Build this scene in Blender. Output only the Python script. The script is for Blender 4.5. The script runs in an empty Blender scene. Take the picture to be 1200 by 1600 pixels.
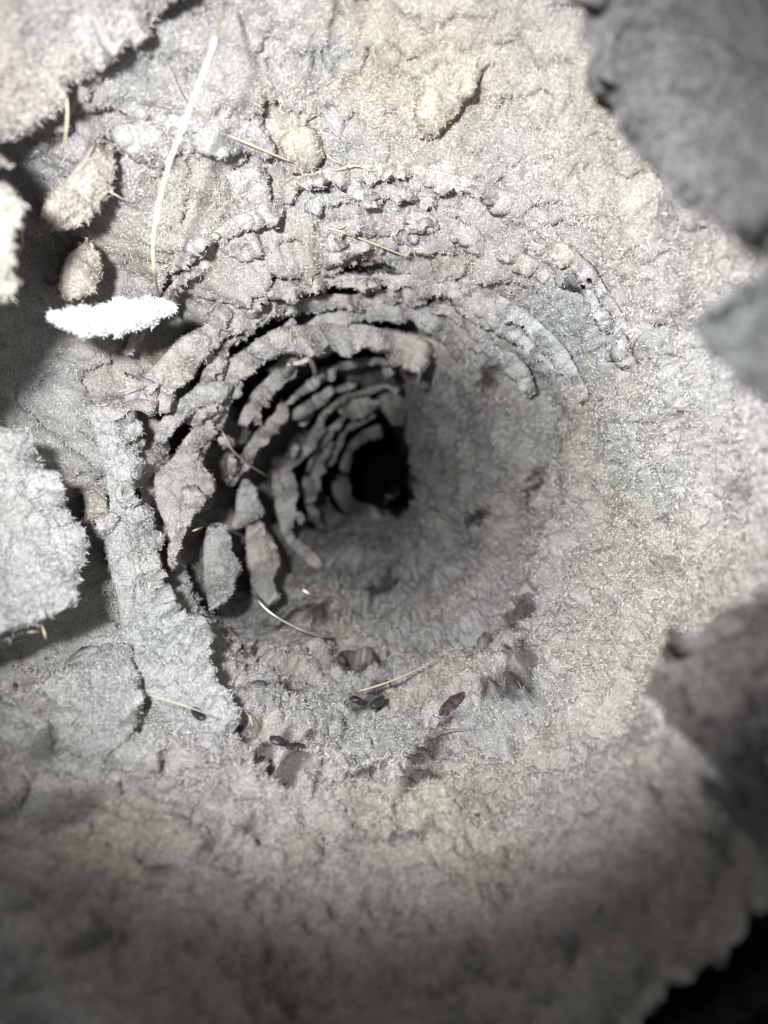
import bpy, math, random
import numpy as np
from mathutils import Euler, Vector

R = 0.05                                   # duct radius in metres
rng = np.random.default_rng(11)
sc = bpy.context.scene
COL = sc.collection

# ------------------------------------------------------------------ camera
FPX = 1110.0                               # focal length in pixels of the 1200x1600 photograph
VPX, VPY = 605.0, 745.0                    # where the duct's axis vanishes
cd = bpy.data.cameras.new('camera')
cd.sensor_fit = 'VERTICAL'; cd.sensor_height = 34.6; cd.lens = FPX / 1600 * 34.6
cd.clip_start = 0.001; cd.clip_end = 20
cd.dof.use_dof = True; cd.dof.focus_distance = 0.135; cd.dof.aperture_fstop = 15
cam = bpy.data.objects.new('camera', cd); COL.objects.link(cam)
cam.rotation_euler = Euler((math.radians(90) - math.atan((800 - VPY) / FPX), 0, math.atan((VPX - 600) / FPX)))
sc.camera = cam
CM = np.array(cam.rotation_euler.to_matrix())

# ------------------------------------------------------------------ world (grey ambient fill added to lift the shadows) and the phone's flash
w = bpy.data.worlds.new('World'); sc.world = w; w.use_nodes = True
w.node_tree.nodes['Background'].inputs[0].default_value = (0.40, 0.395, 0.39, 1)
w.node_tree.nodes['Background'].inputs[1].default_value = 1.0
ld = bpy.data.lights.new('flash', 'SPOT'); lo = bpy.data.objects.new('flash', ld); COL.objects.link(lo)
LPOS = np.array((-0.34, -0.05, 0.22)) * R
lo.location = LPOS
ld.energy = 2.15; ld.shadow_soft_size = 0.0028; ld.color = (1.0, 0.992, 0.975)
ld.spot_size = math.radians(83); ld.spot_blend = 1.0
lo.rotation_euler = Vector((0.12, 1.0, 0.02)).to_track_quat('-Z', 'Y').to_euler()
sc.view_settings.view_transform = 'Standard'; sc.view_settings.look = 'None'
sc.view_settings.exposure = 0.0; sc.view_settings.gamma = 1.0
sc.cycles.max_bounces = 8; sc.cycles.diffuse_bounces = 5
sc.cycles.use_denoising = True


# ------------------------------------------------------------------ helpers
def px(p):
    """pixels of the photograph -> (theta, rho): direction in the duct's own polar frame (rho = radius / depth)"""
    p = np.atleast_2d(np.asarray(p, float))
    d = np.stack([(p[:, 0] - 600) / FPX, -(p[:, 1] - 800) / FPX, -np.ones(len(p))], 1) @ CM.T
    u, v = d[:, 0] / d[:, 1], d[:, 2] / d[:, 1]
    return np.arctan2(v, u), np.hypot(u, v)


_tabs = {}
def pn(theta, v, f, seed):
    """gradient noise over the wall: theta in radians (periodic), v in units of R, f cells per R; about -1..1"""
    per = max(1, int(round(2 * math.pi * f)))
    key = (per, seed)
    if key not in _tabs:
        a = np.random.default_rng(seed * 7919 + per).uniform(0, 2 * math.pi, (per, 512))
        _tabs[key] = (np.cos(a).astype(np.float32), np.sin(a).astype(np.float32))
    gc, gs = _tabs[key]
    x = (np.asarray(theta) / (2 * math.pi) % 1.0) * per
    y = np.asarray(v) * f + 100.0
    x0 = np.floor(x).astype(np.int32); y0 = np.floor(y).astype(np.int32)
    fx = (x - x0).astype(np.float32); fy = (y - y0).astype(np.float32)
    xa = x0 % per; xb = (x0 + 1) % per; ya = y0 % 512; yb = (y0 + 1) % 512
    ux = fx * fx * fx * (fx * (fx * 6 - 15) + 10); uy = fy * fy * fy * (fy * (fy * 6 - 15) + 10)
    n00 = gc[xa, ya] * fx + gs[xa, ya] * fy
    n10 = gc[xb, ya] * (fx - 1) + gs[xb, ya] * fy
    n01 = gc[xa, yb] * fx + gs[xa, yb] * (fy - 1)
    n11 = gc[xb, yb] * (fx - 1) + gs[xb, yb] * (fy - 1)
    a = n00 + (n10 - n00) * ux; b = n01 + (n11 - n01) * ux
    return (a + (b - a) * uy) * 1.5


def sstep(a, b, x):
    t = np.clip((x - a) / (b - a), 0, 1); return t * t * (3 - 2 * t)


def adist(t, c):
    return np.abs((t - c + math.pi) % (2 * math.pi) - math.pi)


def sector(t, c, half, soft):
    c, half, soft = map(math.radians, (c, half, soft))
    return 1 - sstep(half - soft, half + soft, adist(t, c))


def base_r(t, y):
    """smooth radius of the lint lining, units of R; y in R"""
    right, low = sector(t, -5, 60, 45), sector(t, -85, 45, 40)
    r = 1.0 - 0.38 * sstep(2.2, 9.0, y)
    r = r - 0.34 * right * sstep(2.1, 6.8, y)
    r = r + 0.07 * sector(t, -40, 110, 20) * sstep(3.5, 3.85, y + .25 * pn(t, y * 0, 1.5, 61) + .15 * pn(t, y * 0, 5, 62)) * (1 - sstep(5.0, 7.0, y))   # the near coat ends in a soft lip                               # lint bank that closes the right side
    r = r - 0.14 * low * (1 - right) * sstep(2.6, 7.0, y)
    r = r - 0.16 * sector(t, 5, 75, 40) * (1 - sstep(1.1, 2.3, y))          # near swelling, right side
    r = r + 0.48 * sector(t, 125, 85, 45) * (1 - sstep(1.3, 3.6, y))        # flared, farther mouth above and to the left
    return r


def recess(t, y):
    """how far the wall between the lint ledges lies behind the lining, units of R"""
    a = .26 * sector(t, 153, 80, 11) * sstep(2.9, 3.9, y)
    b = .20 * sector(t, 155, 18, 7) * sstep(1.2, 1.6, y) * (1 - sstep(3.1, 3.8, y))
    c = .14 * sector(t, 194, 14, 5) * sstep(1.8, 2.3, y) * (1 - sstep(3.2, 3.8, y))
    return np.maximum(np.maximum(a, b), c)


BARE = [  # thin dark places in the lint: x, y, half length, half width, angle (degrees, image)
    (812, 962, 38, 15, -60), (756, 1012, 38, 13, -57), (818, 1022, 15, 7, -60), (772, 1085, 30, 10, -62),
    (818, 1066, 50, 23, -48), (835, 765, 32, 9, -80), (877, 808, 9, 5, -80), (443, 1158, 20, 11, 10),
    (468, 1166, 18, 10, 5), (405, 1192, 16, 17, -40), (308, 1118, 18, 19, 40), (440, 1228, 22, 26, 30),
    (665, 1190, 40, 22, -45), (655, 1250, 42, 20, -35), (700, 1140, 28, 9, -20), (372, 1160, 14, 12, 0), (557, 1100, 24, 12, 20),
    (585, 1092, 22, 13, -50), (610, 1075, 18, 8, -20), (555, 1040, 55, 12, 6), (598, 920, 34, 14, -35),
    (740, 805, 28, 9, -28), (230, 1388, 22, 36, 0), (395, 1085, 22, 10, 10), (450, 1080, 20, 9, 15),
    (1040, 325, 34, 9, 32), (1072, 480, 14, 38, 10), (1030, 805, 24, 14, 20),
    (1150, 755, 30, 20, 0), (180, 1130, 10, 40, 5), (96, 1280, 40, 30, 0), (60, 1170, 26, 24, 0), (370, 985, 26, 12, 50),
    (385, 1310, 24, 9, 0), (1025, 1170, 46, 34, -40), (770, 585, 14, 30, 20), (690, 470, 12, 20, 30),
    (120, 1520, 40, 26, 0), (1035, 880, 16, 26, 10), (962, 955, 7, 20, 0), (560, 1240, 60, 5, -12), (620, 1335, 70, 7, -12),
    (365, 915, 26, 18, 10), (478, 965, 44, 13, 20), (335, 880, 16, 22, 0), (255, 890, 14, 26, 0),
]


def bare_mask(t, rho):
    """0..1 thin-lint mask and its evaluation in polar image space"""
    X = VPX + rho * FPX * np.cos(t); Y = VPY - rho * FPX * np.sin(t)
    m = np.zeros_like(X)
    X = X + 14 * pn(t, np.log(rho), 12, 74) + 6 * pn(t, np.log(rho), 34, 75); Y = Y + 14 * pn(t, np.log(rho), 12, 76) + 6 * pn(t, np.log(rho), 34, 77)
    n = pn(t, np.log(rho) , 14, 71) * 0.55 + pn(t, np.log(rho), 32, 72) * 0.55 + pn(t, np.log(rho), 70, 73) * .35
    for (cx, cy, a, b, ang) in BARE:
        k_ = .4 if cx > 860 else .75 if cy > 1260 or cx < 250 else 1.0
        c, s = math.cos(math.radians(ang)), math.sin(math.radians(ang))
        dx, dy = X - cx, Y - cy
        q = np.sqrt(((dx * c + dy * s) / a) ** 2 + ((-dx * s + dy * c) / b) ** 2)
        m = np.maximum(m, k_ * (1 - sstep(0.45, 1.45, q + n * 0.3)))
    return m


def relief(t, y, seed=0, fine=True):
    v = 1.3 * np.log(np.maximum(y, .2))
    h = 0.048 * pn(t, y, 2.2, 3 + seed) + 0.030 * pn(t, v, 5.1, 4 + seed) + 0.014 * pn(t, v, 11.3, 5 + seed)
    if fine:
        h = h + 0.010 * pn(t, v, 27, 6 + seed) + 0.007 * pn(t, v, 55, 7 + seed) + 0.005 * pn(t, v, 100, 8 + seed)
    return h


TINT = [  # fibre colour by place, browner and darker along the bottom: x, y, radius, strength, rgb
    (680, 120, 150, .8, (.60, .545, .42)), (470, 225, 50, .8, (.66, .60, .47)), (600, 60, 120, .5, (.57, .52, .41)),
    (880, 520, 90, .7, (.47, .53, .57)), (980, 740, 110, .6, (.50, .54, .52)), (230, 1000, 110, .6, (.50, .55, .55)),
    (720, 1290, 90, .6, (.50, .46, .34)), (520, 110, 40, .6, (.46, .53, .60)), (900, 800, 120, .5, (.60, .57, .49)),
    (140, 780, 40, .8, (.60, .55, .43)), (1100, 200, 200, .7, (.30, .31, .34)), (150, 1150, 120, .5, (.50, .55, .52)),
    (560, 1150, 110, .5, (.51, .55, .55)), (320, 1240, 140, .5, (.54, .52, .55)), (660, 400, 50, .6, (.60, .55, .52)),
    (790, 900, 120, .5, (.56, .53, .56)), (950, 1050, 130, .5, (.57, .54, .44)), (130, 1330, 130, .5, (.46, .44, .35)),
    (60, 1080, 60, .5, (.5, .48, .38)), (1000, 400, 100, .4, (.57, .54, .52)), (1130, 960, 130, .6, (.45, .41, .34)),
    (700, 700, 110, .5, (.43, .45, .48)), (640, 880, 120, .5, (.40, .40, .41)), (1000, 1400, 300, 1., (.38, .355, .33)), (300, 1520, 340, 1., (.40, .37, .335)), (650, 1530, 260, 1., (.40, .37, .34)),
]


def lint_rgb(t, y, rho, seed=0):
    X = VPX + rho * FPX * np.cos(t); Y = VPY - rho * FPX * np.sin(t)
    y2 = 1.3 * np.log(np.maximum(y, .2))
    a = np.clip(.5 + .8 * pn(t, y, 1.7, 31 + seed) + .35 * pn(t, y2, 5, 32), 0, 1)[..., None]
    b = np.clip(.5 + .9 * pn(t, y, 2.9, 33 + seed) + .3 * pn(t, y2, 9, 36), 0, 1)[..., None]
    c = (1 - a) * np.array((.54, .54, .54)) + a * np.array((.57, .55, .505))
    c = c * (1 - .35 * b) + .35 * b * np.array((.545, .53, .54))
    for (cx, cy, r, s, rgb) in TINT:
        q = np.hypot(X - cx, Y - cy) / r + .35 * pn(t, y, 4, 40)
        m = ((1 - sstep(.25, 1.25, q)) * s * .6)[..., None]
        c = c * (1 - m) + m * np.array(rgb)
    v = 1 + .10 * pn(t, y2, 7, 34) + .12 * pn(t, y2, 22, 35)
    return np.clip(c * v[..., None], .02, .9)


def xyz(t, y, r):
    """units of R -> metres"""
    return np.stack([r * np.cos(t), y, r * np.sin(t)], -1) * R


def mesh(name, co, faces=None, quads=None, tris=None, mat=None, rgb=None, parent=None, smooth=True):
    me = bpy.data.meshes.new(name)
    co = np.ascontiguousarray(co, np.float32).reshape(-1, 3)
    me.vertices.add(len(co)); me.vertices.foreach_set('co', co.ravel())
    lists, starts, off = [], [], 0
    for f in (quads, tris):
        if f is not None and len(f):
            f = np.ascontiguousarray(f, np.int32); k = f.shape[1]
            lists.append(f.ravel()); starts.append(off + np.arange(len(f), dtype=np.int32) * k); off += f.size
    li = np.concatenate(lists); st = np.concatenate(starts).astype(np.int32)
    me.loops.add(len(li)); me.loops.foreach_set('vertex_index', li)
    me.polygons.add(len(st)); me.polygons.foreach_set('loop_start', st)
    if smooth: me.polygons.foreach_set('use_smooth', np.ones(len(st), bool))
    if rgb is not None:
        at = me.color_attributes.new('lint_colour', 'FLOAT_COLOR', 'POINT')
        at.data.foreach_set('color', np.concatenate([np.asarray(rgb, np.float32).reshape(-1, 3), np.ones((len(co), 1), np.float32)], 1).ravel())
    me.update(calc_edges=True)
    if mat: me.materials.append(mat)
    o = bpy.data.objects.new(name, me); COL.objects.link(o)
    if parent: o.parent = parent
    return o


def tag(o, label=None, cat=None, group=None, kind=None):
    if label: o['label'] = label
    if cat: o['category'] = cat
    if group: o['group'] = group
    if kind: o['kind'] = kind
    return o


# ------------------------------------------------------------------ materials
def new_mat(name):
    m = bpy.data.materials.new(name); m.use_nodes = True
    nt = m.node_tree; return m, nt, nt.nodes['Principled BSDF']


def lint_mat(name, bump=True, island=False):
    m, nt, b = new_mat(name); N, L = nt.nodes.new, nt.links.new
    at = N('ShaderNodeAttribute'); at.attribute_name = 'lint_colour'
    mul = N('ShaderNodeMix'); mul.data_type = 'RGBA'; mul.blend_type = 'MULTIPLY'; mul.inputs['Factor'].default_value = 1
    L(at.outputs['Color'], mul.inputs['A'])
    ramp = N('ShaderNodeValToRGB')
    if island:
        g = N('ShaderNodeNewGeometry'); L(g.outputs['Random Per Island'], ramp.inputs[0])
        cols = [(0, (.45, .45, .47)), (.12, (.75, .76, .80)), (.35, (1, 1, 1)), (.55, (1.08, 1.04, .97)), (.75, (1.15, 1.15, 1.15)), (.9, (1.2, 1.2, 1.2)), (1, (1.28, 1.26, 1.22))]
    else:
        tc = N('ShaderNodeTexCoord'); nz = N('ShaderNodeTexNoise'); nz.inputs['Scale'].default_value = 2600; nz.inputs['Detail'].default_value = 3
        L(tc.outputs['Object'], nz.inputs['Vector']); L(nz.outputs['Fac'], ramp.inputs[0])
        cols = [(.3, (.55, .55, .56)), (.5, (.9, .9, .9)), (.7, (1.15, 1.14, 1.12))]
    e = ramp.color_ramp.elements
    while len(e) < len(cols): e.new(.5)
    for el, (p, c) in zip(e, cols): el.position = p; el.color = (*c, 1)
    L(ramp.outputs[0], mul.inputs['B']); L(mul.outputs['Result'], b.inputs['Base Color'])
    b.inputs['Roughness'].default_value = 1; b.inputs['Specular IOR Level'].default_value = 0.05
    if bump and not island:
        n2 = N('ShaderNodeTexNoise'); n2.inputs['Scale'].default_value = 1700; n2.inputs['Detail'].default_value = 4
        L(tc.outputs['Object'], n2.inputs['Vector'])
        bp = N('ShaderNodeBump'); bp.inputs['Strength'].default_value = .6; bp.inputs['Distance'].default_value = .0005
        L(n2.outputs['Fac'], bp.inputs['Height']); L(bp.outputs[0], b.inputs['Normal'])
    return m


def plain_mat(name, rgb, rough=.6, metal=0., noise=0., scale=900, bump=0.):
    m, nt, b = new_mat(name); N, L = nt.nodes.new, nt.links.new
    tc = N('ShaderNodeTexCoord'); nz = N('ShaderNodeTexNoise'); nz.inputs['Scale'].default_value = scale; nz.inputs['Detail'].default_value = 4
    L(tc.outputs['Object'], nz.inputs['Vector'])
    r = N('ShaderNodeValToRGB'); e = r.color_ramp.elements
    e[0].position = .3; e[0].color = (*[c * (1 - noise) for c in rgb], 1); e[1].position = .7; e[1].color = (*[min(1, c * (1 + noise)) for c in rgb], 1)
    L(nz.outputs['Fac'], r.inputs[0]); L(r.outputs[0], b.inputs['Base Color'])
    b.inputs['Roughness'].default_value = rough; b.inputs['Metallic'].default_value = metal
    if bump:
        bp = N('ShaderNodeBump'); bp.inputs['Strength'].default_value = bump; bp.inputs['Distance'].default_value = .0004
        L(nz.outputs['Fac'], bp.inputs['Height']); L(bp.outputs[0], b.inputs['Normal'])
    return m


LINT = lint_mat('lint'); FIBRE = lint_mat('lint_fibre', island=True)
FOIL = plain_mat('aluminium_foil', (.13, .13, .14), .5, 1, .3, 300, .3)
WIRE = plain_mat('steel_wire', (.85, .84, .82), .42, 1, .1)
HAIRM = plain_mat('pale_hair', (.60, .55, .42), .38, 0, .12, 400)
HAIRD = plain_mat('dark_hair', (.16, .14, .12), .4, 0, .2, 400)
WHITE = plain_mat('white_fluff', (.72, .73, .74), 1, 0, .05, 1500, .6)
BROWN = plain_mat('brown_husk', (.085, .066, .056), .6, 0, .7, 900, .6)
GLOSS = plain_mat('glossy_scrap', (.30, .30, .33), .18, .9, .2, 600)
BLACK = plain_mat('black_grit', (.035, .034, .036), .35, 0, .5, 1200, .5)


# ------------------------------------------------------------------ fuzz: bent ribbon fibres
def fuzz(name, P, Nn, rgb, parent, ln=0.0195, lift=(0, 45), wmin=0.0011, mat=None, along=None):
    """one mesh of small bent fibres rooted at P (metres) on normals Nn"""
    n = len(P)
    rv = rng.normal(size=(n, 3))
    tg = rv - (rv * Nn).sum(1, keepdims=True) * Nn
    tg /= np.linalg.norm(tg, axis=1, keepdims=True) + 1e-9
    a = np.radians(rng.uniform(lift[0], lift[1], n))[:, None]
    d0 = tg * np.cos(a) + Nn * np.sin(a)
    if along is not None: d0 = d0 + along
    d0 /= np.linalg.norm(d0, axis=1, keepdims=True)
    d1 = d0 + .9 * rng.normal(size=(n, 3)); d1 /= np.linalg.norm(d1, axis=1, keepdims=True)
    l = (ln * R * rng.uniform(.45, 1.35, n))[:, None]
    dep = P[:, 1:2] / R
    wd = R * np.maximum(wmin, .00042 * dep) * rng.uniform(.6, 1.15, n)[:, None]
    ax = np.array((0, 1.0, 0)) + .5 * rng.normal(size=(n, 3))
    s0 = np.cross(d0, ax); s0 /= np.linalg.norm(s0, axis=1, keepdims=True) + 1e-9
    s1 = np.cross(d1, ax); s1 /= np.linalg.norm(s1, axis=1, keepdims=True) + 1e-9
    p0 = P - Nn * .002 * R; p1 = p0 + d0 * l * .5; p2 = p1 + d1 * l * .5
    V = np.stack([p0 - s0 * wd, p0 + s0 * wd, p1 + s1 * wd, p1 - s1 * wd, p2], 1)
    i = np.arange(n, dtype=np.int32)[:, None] * 5
    o = mesh(name, V, quads=i + np.array([0, 1, 2, 3], np.int32), tris=i + np.array([3, 2, 4], np.int32), mat=mat or FIBRE,
             rgb=np.repeat(rgb, 5, 0), parent=parent, smooth=False)
    o['kind'] = 'stuff'
    return o


# ------------------------------------------------------------------ the lint lining of the duct (setting)
NT, NL = 1050, 640
Y0, Y1 = 0.42, 26.0
LA = np.linspace(math.log(Y0), math.log(Y1), NL)
TA = np.linspace(0, 2 * math.pi, NT, endpoint=False)
tt, LL = np.meshgrid(TA, LA)
yy = np.exp(LL)
rb = base_r(tt, yy) + 0.50 * sstep(9.3, 10.6, yy + 1.7 * sector(tt, -5, 60, 45) + .8 * sector(tt, -85, 45, 40) + .6 * pn(tt, yy * 0, 1.2, 29) + .5 * pn(tt, yy * 0, 4, 30))                           # the duct is wider again behind the choke
rho = rb / yy
bare = bare_mask(tt, rho)
h = relief(tt, yy) + .07 * pn(tt, yy, 1.1, 2)
# ledges of the clogged upper wall: each layer grows inwards with depth and breaks off
k = LL / .135 + 1.0 * pn(tt, LL * 2, 1.0, 21) + .45 * pn(tt, LL * 3, 3, 22) + .18 * pn(tt, LL * 3, 9, 23)
s = k - np.floor(k)
saw = s ** 1.6 * (1 - sstep(.84, 1.0, s))
amp = .5 + .8 * np.clip(.5 + pn(tt, LL, 3, 24), 0, 1)
m_top = sector(tt, 105, 55, 22) * sstep(2.4, 3.1, yy) * (1 - sstep(4.6, 5.6, yy))
h += .13 * m_top * saw * amp
k2 = LL / .22 + .8 * pn(tt, LL * 2, 1.3, 25) + .35 * pn(tt, LL * 3, 4, 26)
s2 = k2 - np.floor(k2)
saw2 = s2 ** 1.3 * (1 - sstep(.88, 1.0, s2))
m_left = np.maximum(sector(tt, 165, 80, 25) * sstep(3.6, 4.6, yy), .5 * sector(tt, 165, 80, 30) * sstep(2.6, 3.4, yy))
h += .05 * m_left * saw2 * (.4 + amp)
h -= recess(tt, yy)
# soft pits and tufts, stronger on the floor and near the mouth
vi = 1.7 * LL
near = 1 - sstep(2.0, 3.6, yy)
m_low = np.maximum(sector(tt, -95, 75, 30), near)
h -= .075 * (.2 + m_low) * sstep(.30, .75, pn(tt, vi, 4.3, 44) + .4 * pn(tt, vi, 13, 45))
h += .030 * (.2 + m_low) * np.abs(pn(tt, vi, 6.1, 46)) + .020 * (.4 + m_low) * np.abs(pn(tt, vi, 15, 47))
h -= .020 * sstep(.35, .7, pn(tt, vi, 17, 48) + .35 * pn(tt, vi, 40, 49)) * (.6 + m_low)
h += .05 * sstep(8, 11, yy) * pn(tt, yy, 1.6, 28)
h -= .005 * bare
rr = rb - h
P = xyz(tt, yy, rr)
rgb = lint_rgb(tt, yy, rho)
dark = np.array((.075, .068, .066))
gap_shade = .74  # darkens the base mesh: shade between the fibres put into its colour
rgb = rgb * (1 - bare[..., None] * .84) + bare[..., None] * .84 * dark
idx = np.arange(NT * NL).reshape(NL, NT)
a = idx[:-1]; b = np.roll(idx, -1, 1)[:-1]; c = np.roll(idx, -1, 1)[1:]; d = idx[1:]
q = np.stack([a, d, c, b], -1)
# the torn mouth of the lining, lower right
ystart = .44 + .58 * (1 - sstep(.14, .30, adist(tt, math.radians(-57)) + .05 * pn(tt, yy, 3, 50) + .010 * pn(tt, yy, 20, 51)))
keep = (yy > ystart)[:-1]
lining = mesh('lint_lining', P, quads=q[keep].reshape(-1, 4), mat=LINT, rgb=rgb * gap_shade)
tag(lining, kind='structure')
# normals on the grid
du = np.roll(P, -1, 1) - np.roll(P, 1, 1); dv = np.gradient(P, axis=0)
NN = np.cross(du, dv); NN /= np.linalg.norm(NN, axis=2, keepdims=True) + 1e-12
inward = -np.stack([np.cos(tt), 0 * tt, np.sin(tt)], -1)
NN *= np.sign((NN * inward).sum(-1, keepdims=True))


def grid_sample(A, fi, fj):
    i = np.clip(fi.astype(int), 0, NL - 2); j = fj.astype(int) % NT; j2 = (j + 1) % NT
    x = (fj - np.floor(fj)); y = fi - i
    if A.ndim == 3: x = x[:, None]; y = y[:, None]
    return (A[i, j] * (1 - x) + A[i, j2] * x) * (1 - y) + (A[i + 1, j] * (1 - x) + A[i + 1, j2] * x) * y


def lining_points(n):
    # denser where the wall is seen larger and sharper
    X = rng.uniform(-150, 1350, n); Yp = rng.uniform(-150, 1750, n)
    t, ro = px(np.stack([X, Yp], 1))
    pr = ro * FPX
    kp = rng.uniform(size=n) < np.where(pr > 620, .45, 1.0) * sstep(20, 60, pr)
    t, ro = t[kp], ro[kp]
    y = 1 / ro
    for _ in range(10): y = base_r(t, y) / ro
    y = np.clip(y, Y0 * 1.05, Y1 * .95)
    return t, y


t, y = lining_points(430000)
fi = (np.log(y) - LA[0]) / (LA[1] - LA[0]); fj = (t / (2 * math.pi) % 1.0) * NT
ok = (y > grid_sample(ystart, fi, fj) + .03) & (rng.uniform(size=len(y)) > .55 * grid_sample(bare, fi, fj))
fi, fj = fi[ok], fj[ok]
fp, fn, fc = grid_sample(P, fi, fj), grid_sample(NN, fi, fj), grid_sample(rgb, fi, fj) * 1.12
fn /= np.linalg.norm(fn, axis=1, keepdims=True) + 1e-12
fuzz('lint_fuzz', fp, fn, fc, lining)
sel = rng.choice(len(fp), 3000, replace=False)                              # longer loose fibres among the short ones
fuzz('loose_fibres', fp[sel], fn[sel], fc[sel] * .9, lining, ln=.050, lift=(5, 40), wmin=.0007)

# added cap closing the far end, near-black to stand in for unlit depth
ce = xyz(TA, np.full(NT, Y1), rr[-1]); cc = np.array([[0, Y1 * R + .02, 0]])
end_cap = mesh('dark_end_cap', np.vstack([ce, cc]), tris=np.stack([np.arange(NT), np.roll(np.arange(NT), -1), np.full(NT, NT)], 1), mat=LINT, rgb=np.full((NT + 1, 3), .05))
tag(end_cap, kind='structure')

# the metal duct outside the lint
th = np.linspace(0, 2 * math.pi, 97)[:-1]; ya = np.linspace(.5, 26.2, 520)
t2, y2 = np.meshgrid(th, ya)
rs = 1.95 + .03 * np.sin(y2 * 2 * math.pi / .28)
ii = np.arange(t2.size).reshape(t2.shape)
qq = np.stack([ii[:-1], ii[1:], np.roll(ii, -1, 1)[1:], np.roll(ii, -1, 1)[:-1]], -1)
duct = mesh('metal_duct', xyz(t2, y2, rs), quads=qq.reshape(-1, 4), mat=FOIL)
tag(duct, kind='structure')


# ------------------------------------------------------------------ lobes of lint standing off the wall
def unwrap(t, c):
    return (t - c + math.pi) % (2 * math.pi) - math.pi + c


def lobe(name, cat, label, inner, H, width=None, outer=None, rgb=None, seed=0, taper=1.0, rag=1.0, ends=.07, fz=1.0, group=None, mat=None, colmix=.45, tilt=1.0, lumpk=1.0):
    ti, ri = px(inner)
    c = ti[len(ti) // 2]
    ti = unwrap(ti, c); o = np.argsort(ti); ti, ri = ti[o], ri[o]
    if outer is not None:
        to, ro_ = px(outer); to = unwrap(to, c); o = np.argsort(to); to, ro_ = to[o], ro_[o]
    tmin, tmax = ti[0], ti[-1]
    rm = ri.mean()
    sp = 1.55
    nt = int(np.clip((tmax - tmin) * rm * FPX / sp, 14, 420))
    tg = np.linspace(tmin, tmax, nt)
    rin = np.interp(tg, ti, ri)
    e = (tg - tmin) / (tmax - tmin)
    lat = np.clip(np.minimum(e, 1 - e) / ends, 0, 1); lat = np.sqrt(1 - (1 - lat) ** 2)
    rout = np.interp(tg, to, ro_) if outer is not None else rin + width / FPX
    rout = np.maximum(rout, rin + 2 / FPX)
    rpx = rm * FPX
    def ln(Lp, sd): return pn(tg, seed * 3.1 + 0 * tg, rpx / Lp, sd)
    ragn = (ln(70, 81) * 9 + ln(30, 82) * 7 + ln(13, 83) * 4.5 + ln(6, 84) * 2.5) / FPX * rag * np.clip(rpx / 330, .5, 1.2)
    rin2 = np.minimum(rin + (rout - rin) * (1 - lat) * .5, rout - 1 / FPX)
    nr = int(np.clip((rout - rin).mean() * FPX / sp, 9, 260))
    tv = np.linspace(0, 1, nr)[:, None]
    tgrid = np.broadcast_to(tg, (nr, nt))
    # depth of the leading edge, evened out along the lobe
    ye = 1 / rin
    for _ in range(12): ye = np.clip((base_r(tg, ye) - H) / rin, .3, 25)
    ker = np.hanning(max(5, nt // 3 * 2 + 1)); ker /= ker.sum()
    ye = .35 * ye + .65 * np.convolve(np.pad(ye, len(ker) // 2, mode='edge'), ker, 'valid')[:nt]
    ye = ye + (1 - lat) * .16 * np.minimum(1, ye / 3)
    re = rin2 * ye
    rho = rout + (rin2 - rout) * tv + ragn * np.exp(-np.maximum(rout - rin2, 1e-5) * (1 - tv) * FPX / 14)
    r = rho * (ye + tilt * re) / (1 + rho * tilt)
    y = r / rho
    band = (rout - rin2) * ye
    puff = (.18 * np.sin(np.clip(tv, 0, 1) ** .8 * math.pi) * np.minimum(band, .35) * lat)
    edge = np.exp(-np.maximum(rout - rin2, 1e-5) * (1 - tv) * FPX / 30)
    y = y - puff + ye * (.05 * ln(60, 85) + .03 * ln(25, 86)) * edge; r = rho * y
    g = np.clip(tv / .25, 0, 1) ** .5
    # underside: back to the wall from the leading edge; upper side: back along the sight line
    ks = np.linspace(0, 1, 8)[1:, None]
    def wall(rr_, yy_): return base_r(tg, yy_) + recess(tg, yy_) + .08
    r0, y0 = r[0], y[0]
    s0 = np.maximum(.02, wall(r0, y0 * 1.15) - r0)
    ru = r0 + s0 * ks[::-1]; yu = ru / rout * (1 + .004 * ks[::-1])
    r1, y1 = r[-1], y[-1]
    kk_ = ks ** 1.5
    rs_ = r1 + (ru[0] * .995 - r1) * ks
    ys_ = y1 + (yu[0] - y1) * kk_ + .01 * ks * (1 - ks)
    A_t = np.vstack([np.broadcast_to(tg, (7, nt)), tgrid, np.broadcast_to(tg, (7, nt))])
    A_y = np.vstack([yu, y, ys_]); A_r = np.vstack([ru, r, rs_])
    Pg = xyz(A_t, A_y, A_r)
    inw = -np.stack([np.cos(A_t), 1.0 + 0 * A_t, np.sin(A_t)], -1)
    inw[-6:, :, 1] = 1.0
    def normals():
        Nn = np.cross(np.gradient(Pg, axis=1), np.gradient(Pg, axis=0)); Nn /= np.linalg.norm(Nn, axis=2, keepdims=True) + 1e-12
        return Nn * np.sign((Nn * inw)[nr // 2 + 7].sum(-1).mean())
    lr = np.log(np.vstack([np.repeat(rho[:1], 7, 0), rho, np.repeat(rho[-1:], 7, 0) * (1 - .02 * np.arange(1, 8)[:, None])]))
    px_ = ye / FPX                                                          # one photo pixel at this depth, in R
    lump = sum(a_ * pn(A_t, lr, rpx / L_, 200 + k_ * 100 + seed) for k_, (a_, L_) in enumerate([(10, 115), (7.5, 50), (3.4, 23), (2.0, 11), (1.3, 5.5)])) * px_ * np.clip(rpx / 260, .65, 1.3) * lumpk
    wgt = np.vstack([np.zeros((7, nt)), np.broadcast_to(.3 + .7 * g, (nr, nt)), np.linspace(.9, .3, 7)[:, None] * np.ones((1, nt))]) * (.3 + .7 * lat)
    Pg = Pg + normals() * (lump * wgt)[..., None] * R
    col = lint_rgb(A_t, A_y, np.maximum(A_r / A_y, .01), seed)
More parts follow.
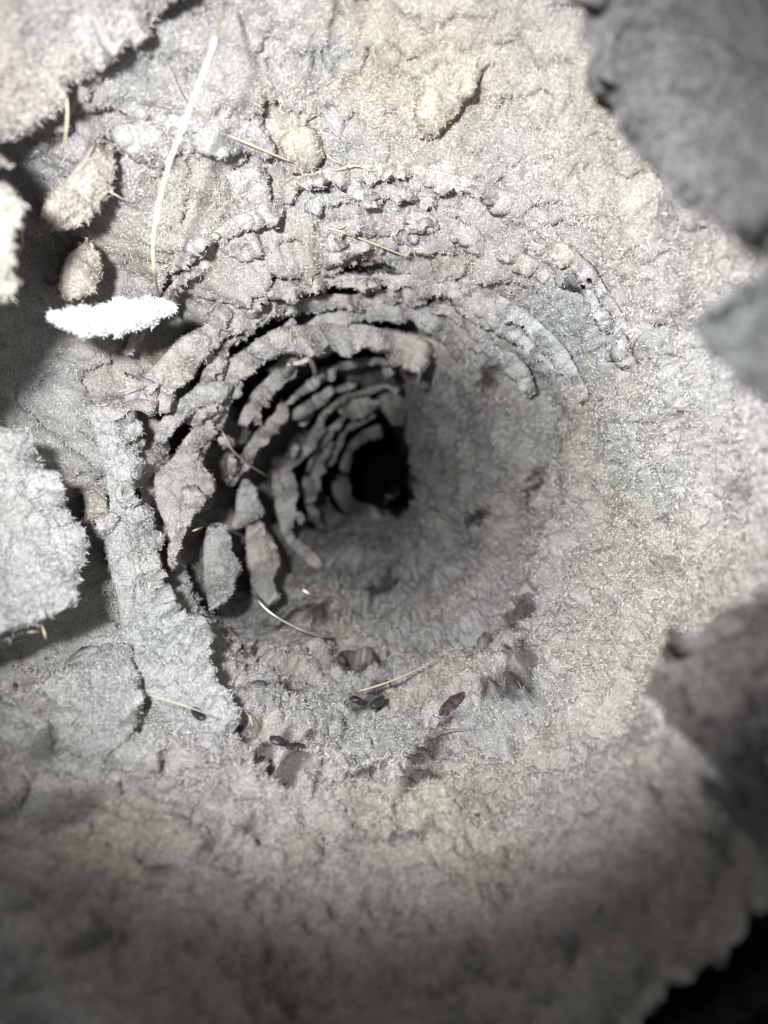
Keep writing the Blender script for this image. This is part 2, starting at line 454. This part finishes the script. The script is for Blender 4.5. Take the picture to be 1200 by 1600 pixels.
    if rgb is not None: col = col * (1 - colmix) + colmix * np.array(rgb) * (.9 + .25 * pn(A_t, A_y, 12, 60 + seed)[..., None])
    n0, n1 = A_t.shape
    ii = np.arange(n0 * n1).reshape(n0, n1)
    qd = np.stack([ii[:-1, :-1], ii[1:, :-1], ii[1:, 1:], ii[:-1, 1:]], -1).reshape(-1, 4)
    ob = mesh(name, Pg, quads=qd, mat=mat or LINT, rgb=col * .78)  # base colour lowered to paint in the shade among the fibres
    tag(ob, label, cat, group)
    if fz > 0:
        Nn = normals()
        area = (tmax - tmin) * rm * (rout - rin).mean() * FPX ** 2
        n = int(np.clip(area / 6.2 * fz, 60, 26000))
        fi = rng.uniform(7, nr + 8.5, n); fj = rng.uniform(0, nt - 1.001, n)
        # extra fibres on the broken edge
        ne = int((tmax - tmin) * rm * FPX * .8 * fz)
        fi = np.concatenate([fi, rng.uniform(nr + 4, nr + 9, ne)]); fj = np.concatenate([fj, rng.uniform(0, nt - 1.001, ne)])
        i = fi.astype(int); j = fj.astype(int); x = (fj - j)[:, None]; yv = (fi - i)[:, None]
        def S(A): return (A[i, j] * (1 - x) + A[i, j + 1] * x) * (1 - yv) + (A[i + 1, j] * (1 - x) + A[i + 1, j + 1] * x) * yv
        fn = S(Nn); fn /= np.linalg.norm(fn, axis=1, keepdims=True) + 1e-12
        fuzz('fuzz', S(Pg), fn, S(col) * 1.1, ob, lift=(0, 42), ln=.019)
    return ob


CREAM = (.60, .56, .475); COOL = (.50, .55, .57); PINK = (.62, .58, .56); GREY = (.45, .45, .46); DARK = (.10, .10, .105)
def number_off(objs, lead):
    """labels by clock direction round the dark hole and by order outwards"""
    hours = ['three', 'two', 'one', 'twelve', 'eleven', 'ten', 'nine', 'eight', 'seven', 'six', 'five', 'four']
    order = ['nearest to the hole', 'second out from the hole', 'third out from the hole', 'fourth out from the hole', 'fifth out from the hole', 'sixth out from the hole',
             'seventh out from the hole', 'eighth out from the hole', 'ninth out from the hole', 'tenth out from the hole', 'eleventh out from the hole', 'twelfth out from the hole', 'outermost of that side', 'very last on that side']
    by = {}
    for ob, a, q in objs: by.setdefault(int(round(math.degrees(a) / 30)) % 12, []).append((q, ob))
    for hh, lst in by.items():
        for (q, ob), w_ in zip(sorted(lst, key=lambda z: z[0]), order):
            ob['label'] = lead % hours[hh] + (', ' + w_ if len(lst) > 1 else '')


LEDGES = 'broken ledges of lint along the upper and left duct wall'

lobe('lint_flap', 'lint flap', 'brightest overhanging lint flap filling the top left corner above the dark gap',
     [(-60, 262), (0, 222), (60, 188), (95, 165), (100, 138), (150, 105), (200, 72), (225, 66), (240, 30), (300, -20), (330, -60)], .14, width=330, rgb=PINK, seed=1, taper=.35)
lobe('lint_flap', 'lint flap', 'ragged pale lint flap at the left border beside the loose curled hair',
     [(-40, 235), (0, 255), (42, 275), (66, 302), (40, 330), (18, 350), (16, 385), (30, 430), (20, 462), (-20, 490), (-70, 540), (-85, 600), (-75, 660), (-70, 700)], .50, width=240, rgb=(.40, .38, .34), seed=2, taper=1.0, colmix=.75)
lobe('lint_tuft', 'lint tuft', 'cream coloured oblong lint tuft hanging below the top left flap',
     [(168, 218), (186, 245), (184, 275), (168, 312), (140, 345), (105, 360), (72, 352)], .13, outer=[(150, 215), (128, 245), (100, 285), (75, 312), (62, 345)], rgb=CREAM, seed=3, tilt=1.7, lumpk=1.5, taper=1.0, ends=.3, colmix=.55)
lobe('lint_tuft', 'lint tuft', 'dull rounded lint tuft in the shade just above the white fluff',
     [(150, 385), (165, 405), (160, 440), (140, 460), (108, 468)], .11, outer=[(130, 380), (110, 395), (98, 420), (95, 460)], seed=4, ends=.35, rgb=(.5, .46, .38))
lobe('lint_flap', 'lint flap', 'big pale square edged lint flap on the left wall above its broad shadow',
     [(-60, 640), (0, 655), (48, 680), (62, 728), (93, 745), (105, 800), (124, 830), (132, 890), (126, 935), (102, 962), (60, 975), (28, 998), (-40, 1012)], .28, width=330, rgb=(.47, .50, .505), colmix=.7, seed=5, taper=1.0, ends=.06)
lobe('lint_lobe', 'lint lobe', 'lower left lint lobe with a small crevice, under the big flap\'s shadow',
     [(120, 1022), (150, 1008), (195, 1012), (212, 1050), (226, 1090), (214, 1130), (190, 1170)], .04, width=200, rgb=COOL, seed=6, tilt=1.6, taper=1.0)
lobe('lint_ledge', 'lint ledge', 'long diagonal lint ledge sloping down to the floor right of the big flap\'s shadow',
     [(196, 640), (212, 690), (224, 740), (220, 780), (248, 830), (246, 875), (262, 920), (300, 970), (325, 1010), (345, 1050), (365, 1075), (380, 1105), (372, 1150)], .13, outer=[(128, 610), (150, 680), (165, 740), (176, 800), (166, 850), (182, 930), (192, 1000), (205, 1060), (250, 1130), (300, 1185)], rgb=COOL, seed=7, rag=1.5, lumpk=1.6, taper=1.0, group=LEDGES)
lobe('lint_tuft', 'lint tuft', 'tiny pale lint tuft on the upper end of the diagonal ledge',
     [(150, 755), (160, 775), (162, 800), (146, 818)], .04, width=30, rgb=CREAM, seed=8, ends=.5, colmix=.4)
lobe('lint_lobe', 'lint lobe', 'large rounded lint lobe between two dark hollows in the left middle',
     [(352, 628), (345, 660), (340, 682), (312, 702), (328, 742), (326, 770), (302, 805), (286, 845), (280, 885)], .12, outer=[(325, 645), (272, 712), (240, 745), (245, 790), (262, 830), (264, 885)], seed=9, ends=.03, rgb=PINK, colmix=.4)
lobe('lint_ledge', 'lint ledge', 'slanting lint ledge directly above the large rounded lobe, left of the hole',
     [(256, 694), (290, 664), (318, 630), (350, 620), (384, 590), (410, 562)], .10, outer=[(248, 662), (262, 640), (300, 610), (330, 582), (352, 566), (392, 540)], seed=10, group=LEDGES)
lobe('lint_ledge', 'lint ledge', 'short broad lint ledge that starts under the white fluff\'s right tip',
     [(236, 618), (272, 618), (290, 600), (302, 575), (318, 550), (348, 532), (402, 508)], .10, outer=[(226, 585), (250, 560), (300, 520), (340, 498), (395, 475)], seed=11, group=LEDGES)
lobe('lint_ledge', 'lint ledge', 'narrow vertical lint ledge left of the slanting ledges',
     [(186, 665), (205, 640), (222, 690), (228, 700), (248, 640), (246, 600)], .07, width=55, seed=12, group=LEDGES)
lobe('lint_ledge', 'lint ledge', 'long arched lint ledge with a small spike across the upper wall',
     [(345, 528), (384, 505), (406, 480), (440, 468), (455, 474), (500, 449), (560, 454), (624, 466)], .11, outer=[(318, 505), (352, 470), (420, 440), (500, 428), (560, 428), (622, 440)], seed=13, rgb=PINK, group=LEDGES, rag=1.7, lumpk=1.4)
lobe('lint_ledge', 'lint ledge', 'scalloped lint ledge overhanging the black top of the hole',
     [(404, 566), (430, 548), (450, 545), (482, 552), (500, 545), (512, 532), (540, 556), (590, 546), (622, 562), (662, 578)], .20, outer=[(395, 535), (430, 516), (452, 508), (490, 508), (520, 503), (600, 515), (668, 535)], seed=14, group=LEDGES, rag=1.9, lumpk=1.5, taper=1.0)
lobe('lint_lump', 'lint lump', 'small drooping lint lump that casts a shadow near the upper middle',
     [(345, 392), (360, 402), (380, 408), (400, 398), (416, 380)], .10, outer=[(350, 365), (372, 360), (395, 355), (412, 362)], seed=15, ends=.35, rgb=PINK)
lobe('lint_lump', 'lint lump', 'cream wedge shaped lint lump with the sharpest shadow at the top right',
     [(640, 210), (668, 218), (690, 200), (715, 165), (742, 138), (752, 118)], .10, outer=[(620, 120), (660, 100), (700, 85), (752, 88)], seed=16, ends=.22, rgb=CREAM, colmix=.5, taper=1.0)
lobe('lint_lump', 'lint lump', 'pinkish lint lump with a small square shadow on the upper right wall',
     [(660, 432), (690, 440), (715, 438), (732, 418), (742, 402)], .075, outer=[(655, 395), (690, 375), (715, 378), (735, 385)], seed=17, ends=.3, rgb=PINK, colmix=.5)
lobe('lint_lump', 'lint lump', 'cream peaked lint lump where the straight hair ends at the top',
     [(448, 268), (475, 272), (495, 268), (510, 258)], .08, outer=[(440, 215), (470, 200), (500, 205), (512, 230)], seed=18, ends=.3, rgb=CREAM, colmix=.5)
lobe('lint_lump', 'lint lump', 'grey lint lump with a hollow on its right, left of the peaked lump',
     [(372, 338), (395, 345), (412, 335), (422, 312), (425, 290)], .10, outer=[(350, 270), (385, 262), (420, 262)], seed=19, ends=.25)
lobe('lint_ledge', 'lint ledge', 'uppermost lint ledge crossed by the long pale hair',
     [(215, 262), (235, 255), (270, 250), (310, 240), (360, 240), (430, 238)], .08, width=70, seed=20, group=LEDGES, taper=1.0)
lobe('lint_ledge', 'lint ledge', 'matted lint ledge left of the wedge shaped lump\'s shadow tip',
     [(540, 300), (590, 318), (640, 318), (680, 312), (715, 302)], .07, width=55, seed=21, group=LEDGES, taper=1.0)
lobe('lint_ledge', 'lint ledge', 'thin lint ledge just outside the long arched one',
     [(300, 420), (340, 412), (400, 405), (470, 392), (560, 392), (640, 405)], .06, width=40, seed=22, group=LEDGES, taper=1.0)
lobe('lint_ledge', 'lint ledge', 'crumbling lint ledge between the arched and the scalloped ledge',
     [(440, 512), (470, 492), (520, 482), (570, 488), (640, 500), (700, 540)], .06, width=24, seed=23, group=LEDGES, taper=1.0)
RINGS = 'thin ragged lint ridges ringing the duct wall'
MADE = []
for i, q_ in enumerate([455, 425, 400, 372, 350, 325, 300, 278, 250, 228, 205] * 2 + [440, 390, 338, 290, 240, 190]):
    c_ = rng.uniform(40, 95) if i % 2 else rng.uniform(85, 150); half = rng.uniform(14, 34)
    a_ = np.radians(np.linspace(c_ - half, c_ + half, 9)); q2 = q_ + rng.uniform(-10, 10) + rng.normal(size=9).cumsum() * 3.5
    pin = np.stack([VPX + q2 * np.cos(a_), VPY - q2 * np.sin(a_)], 1)
    MADE.append((lobe('lint_ridge', 'lint ridge', 'thin ragged lint ridge', pin, rng.uniform(.05, .105), width=rng.uniform(15, 30), seed=150 + i, ends=.3, group=RINGS, rag=1.3), math.radians(c_), q_))
number_off(MADE, "thin ragged lint ridge on the upper wall at %s o'clock")
MADE = []
DEEP = 'dim lint ridges far down the duct'
for i, q_ in enumerate([175, 160, 146, 132, 120, 108, 98, 90]):
    c_ = rng.uniform(110, 235); half = rng.uniform(20, 42)
    a_ = np.radians(np.linspace(c_ - half, c_ + half, 9)); q2 = q_ + rng.normal(size=9).cumsum() * 2
    pin = np.stack([VPX + q2 * np.cos(a_), VPY - q2 * np.sin(a_)], 1)
    MADE.append((lobe('lint_ridge', 'lint ridge', 'dim ragged lint ridge', pin, rng.uniform(.03, .08), width=rng.uniform(9, 17), seed=190 + i, ends=.3, group=DEEP, rag=1.3), math.radians(c_), q_))
number_off(MADE, "dim ragged lint ridge deep in the duct at %s o'clock")
lobe('lint_bank', 'lint bank', 'soft grey lint bank forming the ragged right edge of the black centre',
     [(622, 622), (640, 648), (652, 678), (668, 712), (646, 742), (648, 772), (662, 800), (664, 830)], .05, width=75, rgb=(.46, .47, .49), seed=41, rag=3.5, tilt=1.6)
lobe('lint_bank', 'lint bank', 'low grey lint bank forming the floor edge of the black centre',
     [(555, 790), (585, 812), (612, 816), (640, 812), (668, 826)], .05, width=60, rgb=(.42, .42, .43), seed=42, rag=3, tilt=1.6)
lobe('lint_bank', 'lint bank', 'rounded grey lint bank on the floor right of the bare wire',
     [(520, 950), (548, 905), (590, 880), (640, 872), (690, 880)], .14, width=60, rgb=(.45, .45, .46), seed=52, rag=1.4, tilt=1.4, ends=.4)
SMALL = 'small crumbs of lint scattered between the ledges'
MADE = []
for i in range(28):
    th_ = math.radians(rng.uniform(62, 205)); q_ = rng.uniform(205, 470) if i < 18 else rng.uniform(95, 200)
    wpx = rng.uniform(10, 26) * q_ / 300; hpx = rng.uniform(7, 17) * q_ / 300
    dth = wpx / q_
    pin = [(VPX + (q_ - b * hpx) * math.cos(th_ + a * dth), VPY - (q_ - b * hpx) * math.sin(th_ + a * dth)) for a, b in ((-1, .1), (-.5, .8), (.1, 1), (.6, .7), (1, .2))]
    pout = [(VPX + (q_ + b * hpx) * math.cos(th_ + a * dth), VPY - (q_ + b * hpx) * math.sin(th_ + a * dth)) for a, b in ((-1, .2), (-.4, 1), (.3, .9), (1, .3))]
    MADE.append((lobe('lint_crumb', 'lint crumb', 'small lint crumb', pin, rng.uniform(.10, .17), outer=pout, seed=60 + i, ends=.4, group=SMALL), th_, q_))
number_off(MADE, "small loose lint crumb stuck between ledges at %s o'clock")
# deep strips on the left
STRIP = 'lint strips on the folds deep in the duct'
lobe('lint_strip', 'lint strip', 'long slanting lint strip deep in the hole, crossed by the thin hair',
     [(452, 640), (446, 655), (420, 684), (398, 714), (372, 758)], .10, outer=[(438, 636), (424, 650), (400, 674), (382, 702), (354, 756)], seed=30, group=STRIP)
lobe('lint_strip', 'lint strip', 'short slanting lint strip under the black top of the hole',
     [(526, 614), (498, 638), (466, 656)], .12, outer=[(518, 603), (488, 622), (458, 644)], seed=31, group=STRIP)
lobe('lint_strip', 'lint strip', 'thin faint lint strip nearest the black centre, on its left',
     [(510, 668), (486, 708), (446, 742)], .10, outer=[(502, 660), (474, 698), (434, 738)], seed=32, group=STRIP)
lobe('lint_lobe', 'lint lobe', 'dim lens shaped lint lobe hanging above the black centre',
     [(532, 645), (552, 656), (570, 652), (590, 640)], .10, outer=[(530, 636), (552, 618), (570, 616), (588, 630)], seed=33, ends=.3, taper=1.0)
lobe('lint_lobe', 'lint lobe', 'sloping lint slab at the upper right of the black centre',
     [(592, 640), (612, 662), (636, 674), (658, 690)], .10, outer=[(590, 612), (620, 600), (660, 620), (690, 660)], seed=34, ends=.2, taper=1.0)
lobe('lint_strip', 'lint strip', 'rounded lint strip at the foot of the thin hair\'s lower end',
     [(396, 752), (404, 775), (402, 800), (380, 822)], .10, outer=[(382, 748), (372, 770), (368, 800), (362, 822)], seed=35, group=STRIP, ends=.25)
lobe('lint_strip', 'lint strip', 'upright lint strip left of the black centre beside a black slit',
     [(460, 735), (466, 770), (464, 800), (458, 830)], .12, outer=[(436, 735), (432, 770), (436, 800), (440, 830)], seed=36, group=STRIP, ends=.2)
lobe('lint_strip', 'lint strip', 'small dim lint knob between the upright strip and the black centre',
     [(494, 744), (500, 762), (494, 784)], .10, outer=[(476, 744), (470, 762), (474, 784)], seed=37, group=STRIP, ends=.3)
lobe('lint_ledge', 'lint ledge', 'dim curved lint ridge on the upper left of the black centre',
     [(596, 676), (572, 692), (556, 712), (546, 738)], .12, outer=[(588, 664), (560, 680), (540, 704), (532, 736)], seed=38, group=LEDGES, rag=1.8)
lobe('lint_ledge', 'lint ledge', 'dim broad lint ridge on the lower left of the black centre',
     [(549, 742), (553, 762), (566, 785), (596, 806)], .10, outer=[(522, 742), (520, 770), (536, 800), (580, 830)], seed=53, group=LEDGES, rag=1.8)
lobe('lint_lobe', 'lint lobe', 'mottled lint lobe left of the bare wire, below the dark hollow',
     [(350, 815), (366, 842), (376, 888), (366, 925), (345, 945)], .09, outer=[(325, 820), (318, 850), (318, 890), (325, 945)], seed=39, ends=.03, rgb=GREY)
lobe('lint_lobe', 'lint lobe', 'lint lobe behind the mottled one, left of a black crevice',
     [(408, 812), (436, 852), (438, 880), (428, 905), (440, 930)], .10, outer=[(385, 820), (385, 850), (388, 885), (396, 920), (405, 945)], seed=40, ends=.03)
# near clumps, out of the beam; that dimness is put into their dark colour
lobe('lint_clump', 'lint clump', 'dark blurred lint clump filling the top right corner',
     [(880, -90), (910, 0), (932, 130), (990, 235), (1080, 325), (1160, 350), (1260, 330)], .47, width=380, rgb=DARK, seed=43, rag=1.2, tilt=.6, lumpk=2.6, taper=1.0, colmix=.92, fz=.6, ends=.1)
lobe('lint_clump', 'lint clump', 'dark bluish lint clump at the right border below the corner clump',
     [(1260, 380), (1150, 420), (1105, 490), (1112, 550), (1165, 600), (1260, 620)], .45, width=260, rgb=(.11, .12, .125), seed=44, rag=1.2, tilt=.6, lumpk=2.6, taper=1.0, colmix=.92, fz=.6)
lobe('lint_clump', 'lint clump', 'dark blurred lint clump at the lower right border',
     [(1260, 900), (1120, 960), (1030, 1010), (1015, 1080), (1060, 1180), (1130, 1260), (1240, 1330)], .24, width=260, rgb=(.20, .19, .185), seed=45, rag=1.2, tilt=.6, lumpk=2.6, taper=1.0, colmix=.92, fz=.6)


# ------------------------------------------------------------------ thin things: hairs, strands, wire
def wall_pts(pp, lift):
    """3-D points above the wall for photo points; lift in R"""
    t, ro = px(pp); y = 1 / ro
    for _ in range(12): y = np.clip((base_r(t, y) - lift) / ro, .3, 25)
    return xyz(t, y, base_r(t, y) - lift)


def spline(pts, n):
    pts = np.asarray(pts, float); m = len(pts)
    e = np.vstack([2 * pts[0] - pts[1], pts, 2 * pts[-1] - pts[-2]])
    out = []
    for u in np.linspace(0, m - 1 - 1e-6, n):
        i = int(u); f = u - i; p0, p1, p2, p3 = e[i:i + 4]
        out.append(.5 * ((2 * p1) + (-p0 + p2) * f + (2 * p0 - 5 * p1 + 4 * p2 - p3) * f * f + (-p0 + 3 * p1 - 3 * p2 + p3) * f ** 3))
    return np.array(out)


def tube(name, pts, rad, mat, parent=None, ns=6):
    pts = np.asarray(pts); n = len(pts); rad = np.broadcast_to(rad, (n,))
    tg = np.gradient(pts, axis=0); tg /= np.linalg.norm(tg, axis=1, keepdims=True)
    u = np.cross(tg, (.3, .8, .52)); u /= np.linalg.norm(u, axis=1, keepdims=True); v = np.cross(tg, u)
    an = np.linspace(0, 2 * math.pi, ns, endpoint=False)
    ring = pts[:, None] + rad[:, None, None] * (u[:, None] * np.cos(an)[None, :, None] + v[:, None] * np.sin(an)[None, :, None])
    ii = np.arange(n * ns).reshape(n, ns)
    q = np.stack([ii[:-1], np.roll(ii, -1, 1)[:-1], np.roll(ii, -1, 1)[1:], ii[1:]], -1).reshape(-1, 4)
    co = np.vstack([ring.reshape(-1, 3), pts[:1], pts[-1:]])
    a = ii[0]; b = ii[-1]
    tr = np.vstack([np.stack([np.roll(a, -1), a, np.full(ns, n * ns)], 1), np.stack([b, np.roll(b, -1), np.full(ns, n * ns + 1)], 1)])
    return mesh(name, co, quads=q, tris=tr, mat=mat, parent=parent)


def hair(label, pts, wpx, lift=.05, mat=None, name='hair', cat='hair', n=28, arch=.03, taper=1.0, group='stray hairs caught in the lint', base=-.02):
    p = spline(pts, n); e = np.linspace(0, 1, n)
    lf = lift * np.clip(np.minimum(e, 1 - e) / .12, 0, 1) + arch * np.sin(e * math.pi) + base * (1 - np.clip(np.minimum(e, 1 - e) / .1, 0, 1))
    P3 = wall_pts(p, lf)
    rad = wpx * .5 / FPX * P3[:, 1] * (1 - taper * np.abs(2 * e - 1) ** 2.5)
    o = tube(name, P3, rad, mat or HAIRM)
    tag(o, label, cat, group)
    return o


hair('longest thick pale hair curving down from the top to the white fluff', [(352, 5), (332, 75), (300, 160), (270, 240), (250, 310), (240, 370), (240, 415), (248, 468)], 6.5, lift=.42, n=48, taper=.35, base=.15)
hair('straight pale hair ending at the cream peaked lump near the top', [(342, 206), (400, 230), (472, 262)], 4, lift=.10)
hair('very thin hair crossing behind the longest hair', [(256, 85), (278, 140), (300, 168), (345, 208)], 2, lift=.06)
hair('pale forked hair lying across the strata above the arched ledge', [(493, 355), (540, 363), (600, 382), (657, 406)], 3.2, lift=.08)
hair('short side branch of the forked hair', [(522, 361), (537, 354), (549, 347)], 2.4, lift=.08)
hair('stiff hair hanging down from the top left flap', [(104, 140), (105, 190), (97, 245)], 4.5, lift=.18, base=.1)
hair('short curly hair sticking out right of the cream tuft', [(168, 300), (180, 304), (195, 312), (223, 317)], 2.4, lift=.16, base=.0)
hair('curled hair looping off the ragged left border flap', [(8, 340), (28, 355), (35, 380), (22, 420)], 3, lift=.16, base=.1)
hair('thin hair leaning into the dark hole beside the rounded lobe', [(342, 662), (362, 702), (395, 730), (427, 749)], 3.4, lift=.14, base=.04)
hair('long fine hair bridging the floor below the hole', [(548, 1082), (585, 1073), (640, 1052), (703, 1018)], 3.0, lift=.08)
hair('fine hair lying on the diagonal ledge\'s lower end', [(218, 1082), (280, 1100), (348, 1124)], 2.2, lift=.15, base=.1)
hair('hair hanging from the lower corner of the big flap', [(62, 968), (68, 985), (73, 1003)], 3, lift=.20, base=.1)
hair('tiny horizontal hair beside the big flap\'s lower corner', [(38, 989), (52, 987), (66, 988)], 2.6, lift=.20, base=.1)
hair('tiny pale hair in the dark hollow below the rounded lobe', [(298, 831), (308, 827), (319, 823)], 3, lift=.10, base=.02)
hair('faint hair left of the slanting ledges', [(182, 616), (205, 608), (238, 602)], 2.2, lift=.10)
hair('faint hair on the bright right wall', [(900, 556), (918, 568), (937, 580)], 2, lift=.06)
hair('faint curved hair on the bright right wall, right of the other', [(975, 560), (985, 535), (1007, 510)], 1.8, lift=.06)
hair('curly white thread in the hollow right of the peaked lump', [(505, 236), (518, 250), (533, 258), (548, 268)], 2.4, lift=.10)
hair('curly white thread arching over the small hollow near the top', [(515, 272), (530, 268), (545, 262), (560, 262), (580, 270), (598, 268)], 2.2, lift=.10)
hair('thin hair along the floor at the lower left', [(395, 1140), (392, 1125), (384, 1112), (375, 1106)], 2, lift=.06)
hair('dark hair curving over the floor below the brown husk', [(640, 1160), (668, 1150), (700, 1140), (732, 1140)], 2.4, lift=.04, mat=HAIRD)
o = hair('crooked twist of lint dangling into the black top of the hole', [(450, 570), (470, 566), (482, 562), (490, 574), (493, 590)], 9, lift=.22, name='lint_strand', cat='lint strand', base=.2, arch=.02, taper=.4, group=None, mat=LINT)
me = o.data; at = me.color_attributes.new('lint_colour', 'FLOAT_COLOR', 'POINT'); at.data.foreach_set('color', np.tile(np.array((.52, .51, .5, 1), np.float32), len(me.vertices)))
o = hair('thick stub of lint at the right end of the scalloped ledge', [(650, 568), (656, 582), (652, 600)], 7, lift=.26, name='lint_strand', cat='lint strand', base=.1, group=None, mat=LINT)
me = o.data; at = me.color_attributes.new('lint_colour', 'FLOAT_COLOR', 'POINT'); at.data.foreach_set('color', np.tile(np.array((.52, .51, .5, 1), np.float32), len(me.vertices)))

hair('bare shiny wire coil curving along the floor left of the hole', [(392, 922), (408, 944), (432, 964), (470, 984), (500, 993), (524, 996)], 5, lift=.10, mat=WIRE, name='wire_coil', cat='wire coil', group=None, arch=0, taper=.2, n=40)
hair('short glint of bare wire coil deeper in the duct', [(468, 918), (482, 927), (497, 933)], 5, lift=.10, mat=WIRE, name='wire_coil', cat='wire coil', group=None, arch=0, taper=.2)

# ------------------------------------------------------------------ lumps: white fluff, husk, grit
def blob(name, cat, label, pp, size, ang, lift, mat, seed=0, flat=.6, n=(36, 20), amp=.25, group=None):
    """a lumpy body lying on the wall; size = half length and half width in photo pixels, ang in image degrees"""
    c = wall_pts([pp], np.array([lift]))[0]; dep = c[1]
    e1 = wall_pts([(pp[0] + 4 * math.cos(math.radians(ang)), pp[1] + 4 * math.sin(math.radians(ang)))], np.array([lift]))[0] - c
    kx = size[0] / 4 * np.linalg.norm(e1); e1 = e1 / np.linalg.norm(e1)
    t = math.atan2(c[2], c[0]); nin = np.array((-math.cos(t), -.35, -math.sin(t))); nin -= nin.dot(e1) * e1; nin /= np.linalg.norm(nin)
    e2 = np.cross(e1, nin)
    ky = size[1] / 4 * 4 / FPX * dep
    a, b = np.meshgrid(np.linspace(0, 2 * math.pi, n[0], endpoint=False), np.linspace(0, math.pi, n[1]))
    g = np.random.default_rng(500 + seed)
    s = np.stack([np.cos(b), np.sin(b) * np.cos(a), np.sin(b) * np.sin(a)], -1)
    f = np.ones(a.shape)
    for _ in range(14):
        kv = g.normal(size=3) * g.uniform(1.5, 6); f += amp * .35 * np.sin((s * kv).sum(-1) + g.uniform(0, 6))/ (1 + np.linalg.norm(kv) * .3)
    s = s * np.clip(f, .55, 1.5)[..., None]
    co = c + (s[..., :1] * e1 * kx + s[..., 1:2] * e2 * ky + s[..., 2:] * nin * ky * flat)
    ii = np.arange(a.size).reshape(a.shape)
    q = np.stack([ii[:-1], np.roll(ii, -1, 1)[:-1], np.roll(ii, -1, 1)[1:], ii[1:]], -1).reshape(-1, 4)
    ob = mesh(name, co, quads=q, mat=mat)
    tag(ob, label, cat, group)
    nrm = co - c; nrm /= np.linalg.norm(nrm, axis=-1, keepdims=True) + 1e-12
    return ob, co.reshape(-1, 3), nrm.reshape(-1, 3)


# white fluff: a spindle of bright fibre, pointed at both ends, standing a little off the shaded wall
top = [(80, 492), (110, 478), (150, 472), (185, 462), (225, 460), (252, 464), (266, 476)]
bot = [(80, 496), (96, 515), (120, 527), (150, 532), (185, 528), (222, 520), (240, 500), (266, 480)]
NW, MW = 90, 30
xs = np.linspace(80, 266, NW)
yt = np.interp(xs, [p[0] for p in top], [p[1] for p in top]) + rng.normal(size=NW) * 1.2
yb = np.interp(xs, [p[0] for p in bot], [p[1] for p in bot]) + rng.normal(size=NW) * 1.5
vv = np.linspace(0, 2 * math.pi, MW, endpoint=False)
ex = np.linspace(0, 1, NW)[:, None]
cy = ((yt + yb) / 2)[:, None]; hy = np.maximum((yb - yt) / 2 * (.76 + .10 * np.sin(xs / 9.) + .06 * np.sin(xs / 4.1 + 1)), .8)[:, None]
PX = np.broadcast_to(xs[:, None], (NW, MW)); PY = cy - hy * np.cos(vv)[None]
bulge = .035 * np.sin(vv)[None] * np.sqrt(np.clip(hy / 32, 0, 1)) + .010 * pn(PX / 40, PY / 40, 3, 5) + .008 * pn(PX / 40, PY / 40, 9, 6)
W3 = wall_pts(np.stack([PX.ravel(), PY.ravel()], 1), (.36 + bulge).ravel())
ii = np.arange(NW * MW).reshape(NW, MW)
fl = mesh('white_fluff', W3, quads=np.stack([ii[:-1], ii[1:], np.roll(ii, -1, 1)[1:], np.roll(ii, -1, 1)[:-1]], -1).reshape(-1, 4), mat=WHITE)
tag(fl, 'bright white leaf shaped fluff at the lower end of the longest hair', 'fluff')
sel = rng.integers(0, NW * MW, 5200)
g3 = W3.reshape(NW, MW, 3); cen = g3.mean(1, keepdims=True); nr_ = (g3 - cen) / (np.linalg.norm(g3 - cen, axis=2, keepdims=True) + 1e-9)
fuzz('fuzz', W3[sel] + rng.normal(size=(5200, 3)) * .0001, nr_.reshape(-1, 3)[sel], np.full((5200, 3), .80), fl, ln=.016, lift=(0, 20), mat=WHITE)

blob('husk', 'husk', 'brown and black seed husk lying in the lint on the lower floor', (706, 1100), (25, 12), -48, .042, BROWN, 1, .6)
GR = 'dark grit bedded in the lint floor'
for i, (p, s_, an, lb) in enumerate([
        ((432, 1157), (11, 7), 15, 'left of the paired black grit specks on the floor'),
        ((462, 1166), (13, 7), -10, 'right of the paired black grit specks on the floor'),
        ((310, 1116), (12, 8), 50, 'black grit speck at the foot of the diagonal ledge'),
        ((405, 1190), (10, 6), -40, 'black grit speck just below the paired specks'),
        ((590, 1098), (10, 7), -50, 'black grit speck under the fine hair on the floor'),
        ((555, 1093), (9, 6), 10, 'smaller black grit speck left of the one under the fine hair')]):
    blob('grit', 'grit', lb, p, (s_[0] * 1.15, s_[1] * 1.2), an, .07, BLACK, 10 + i, .6, (20, 12), group=GR)
blob('dark_lump', 'lump', 'glossy dark lump with a glint at the bottom of the black centre', (620, 786), (20, 13), 5, .20, GLOSS, 30, .9, (30, 18))
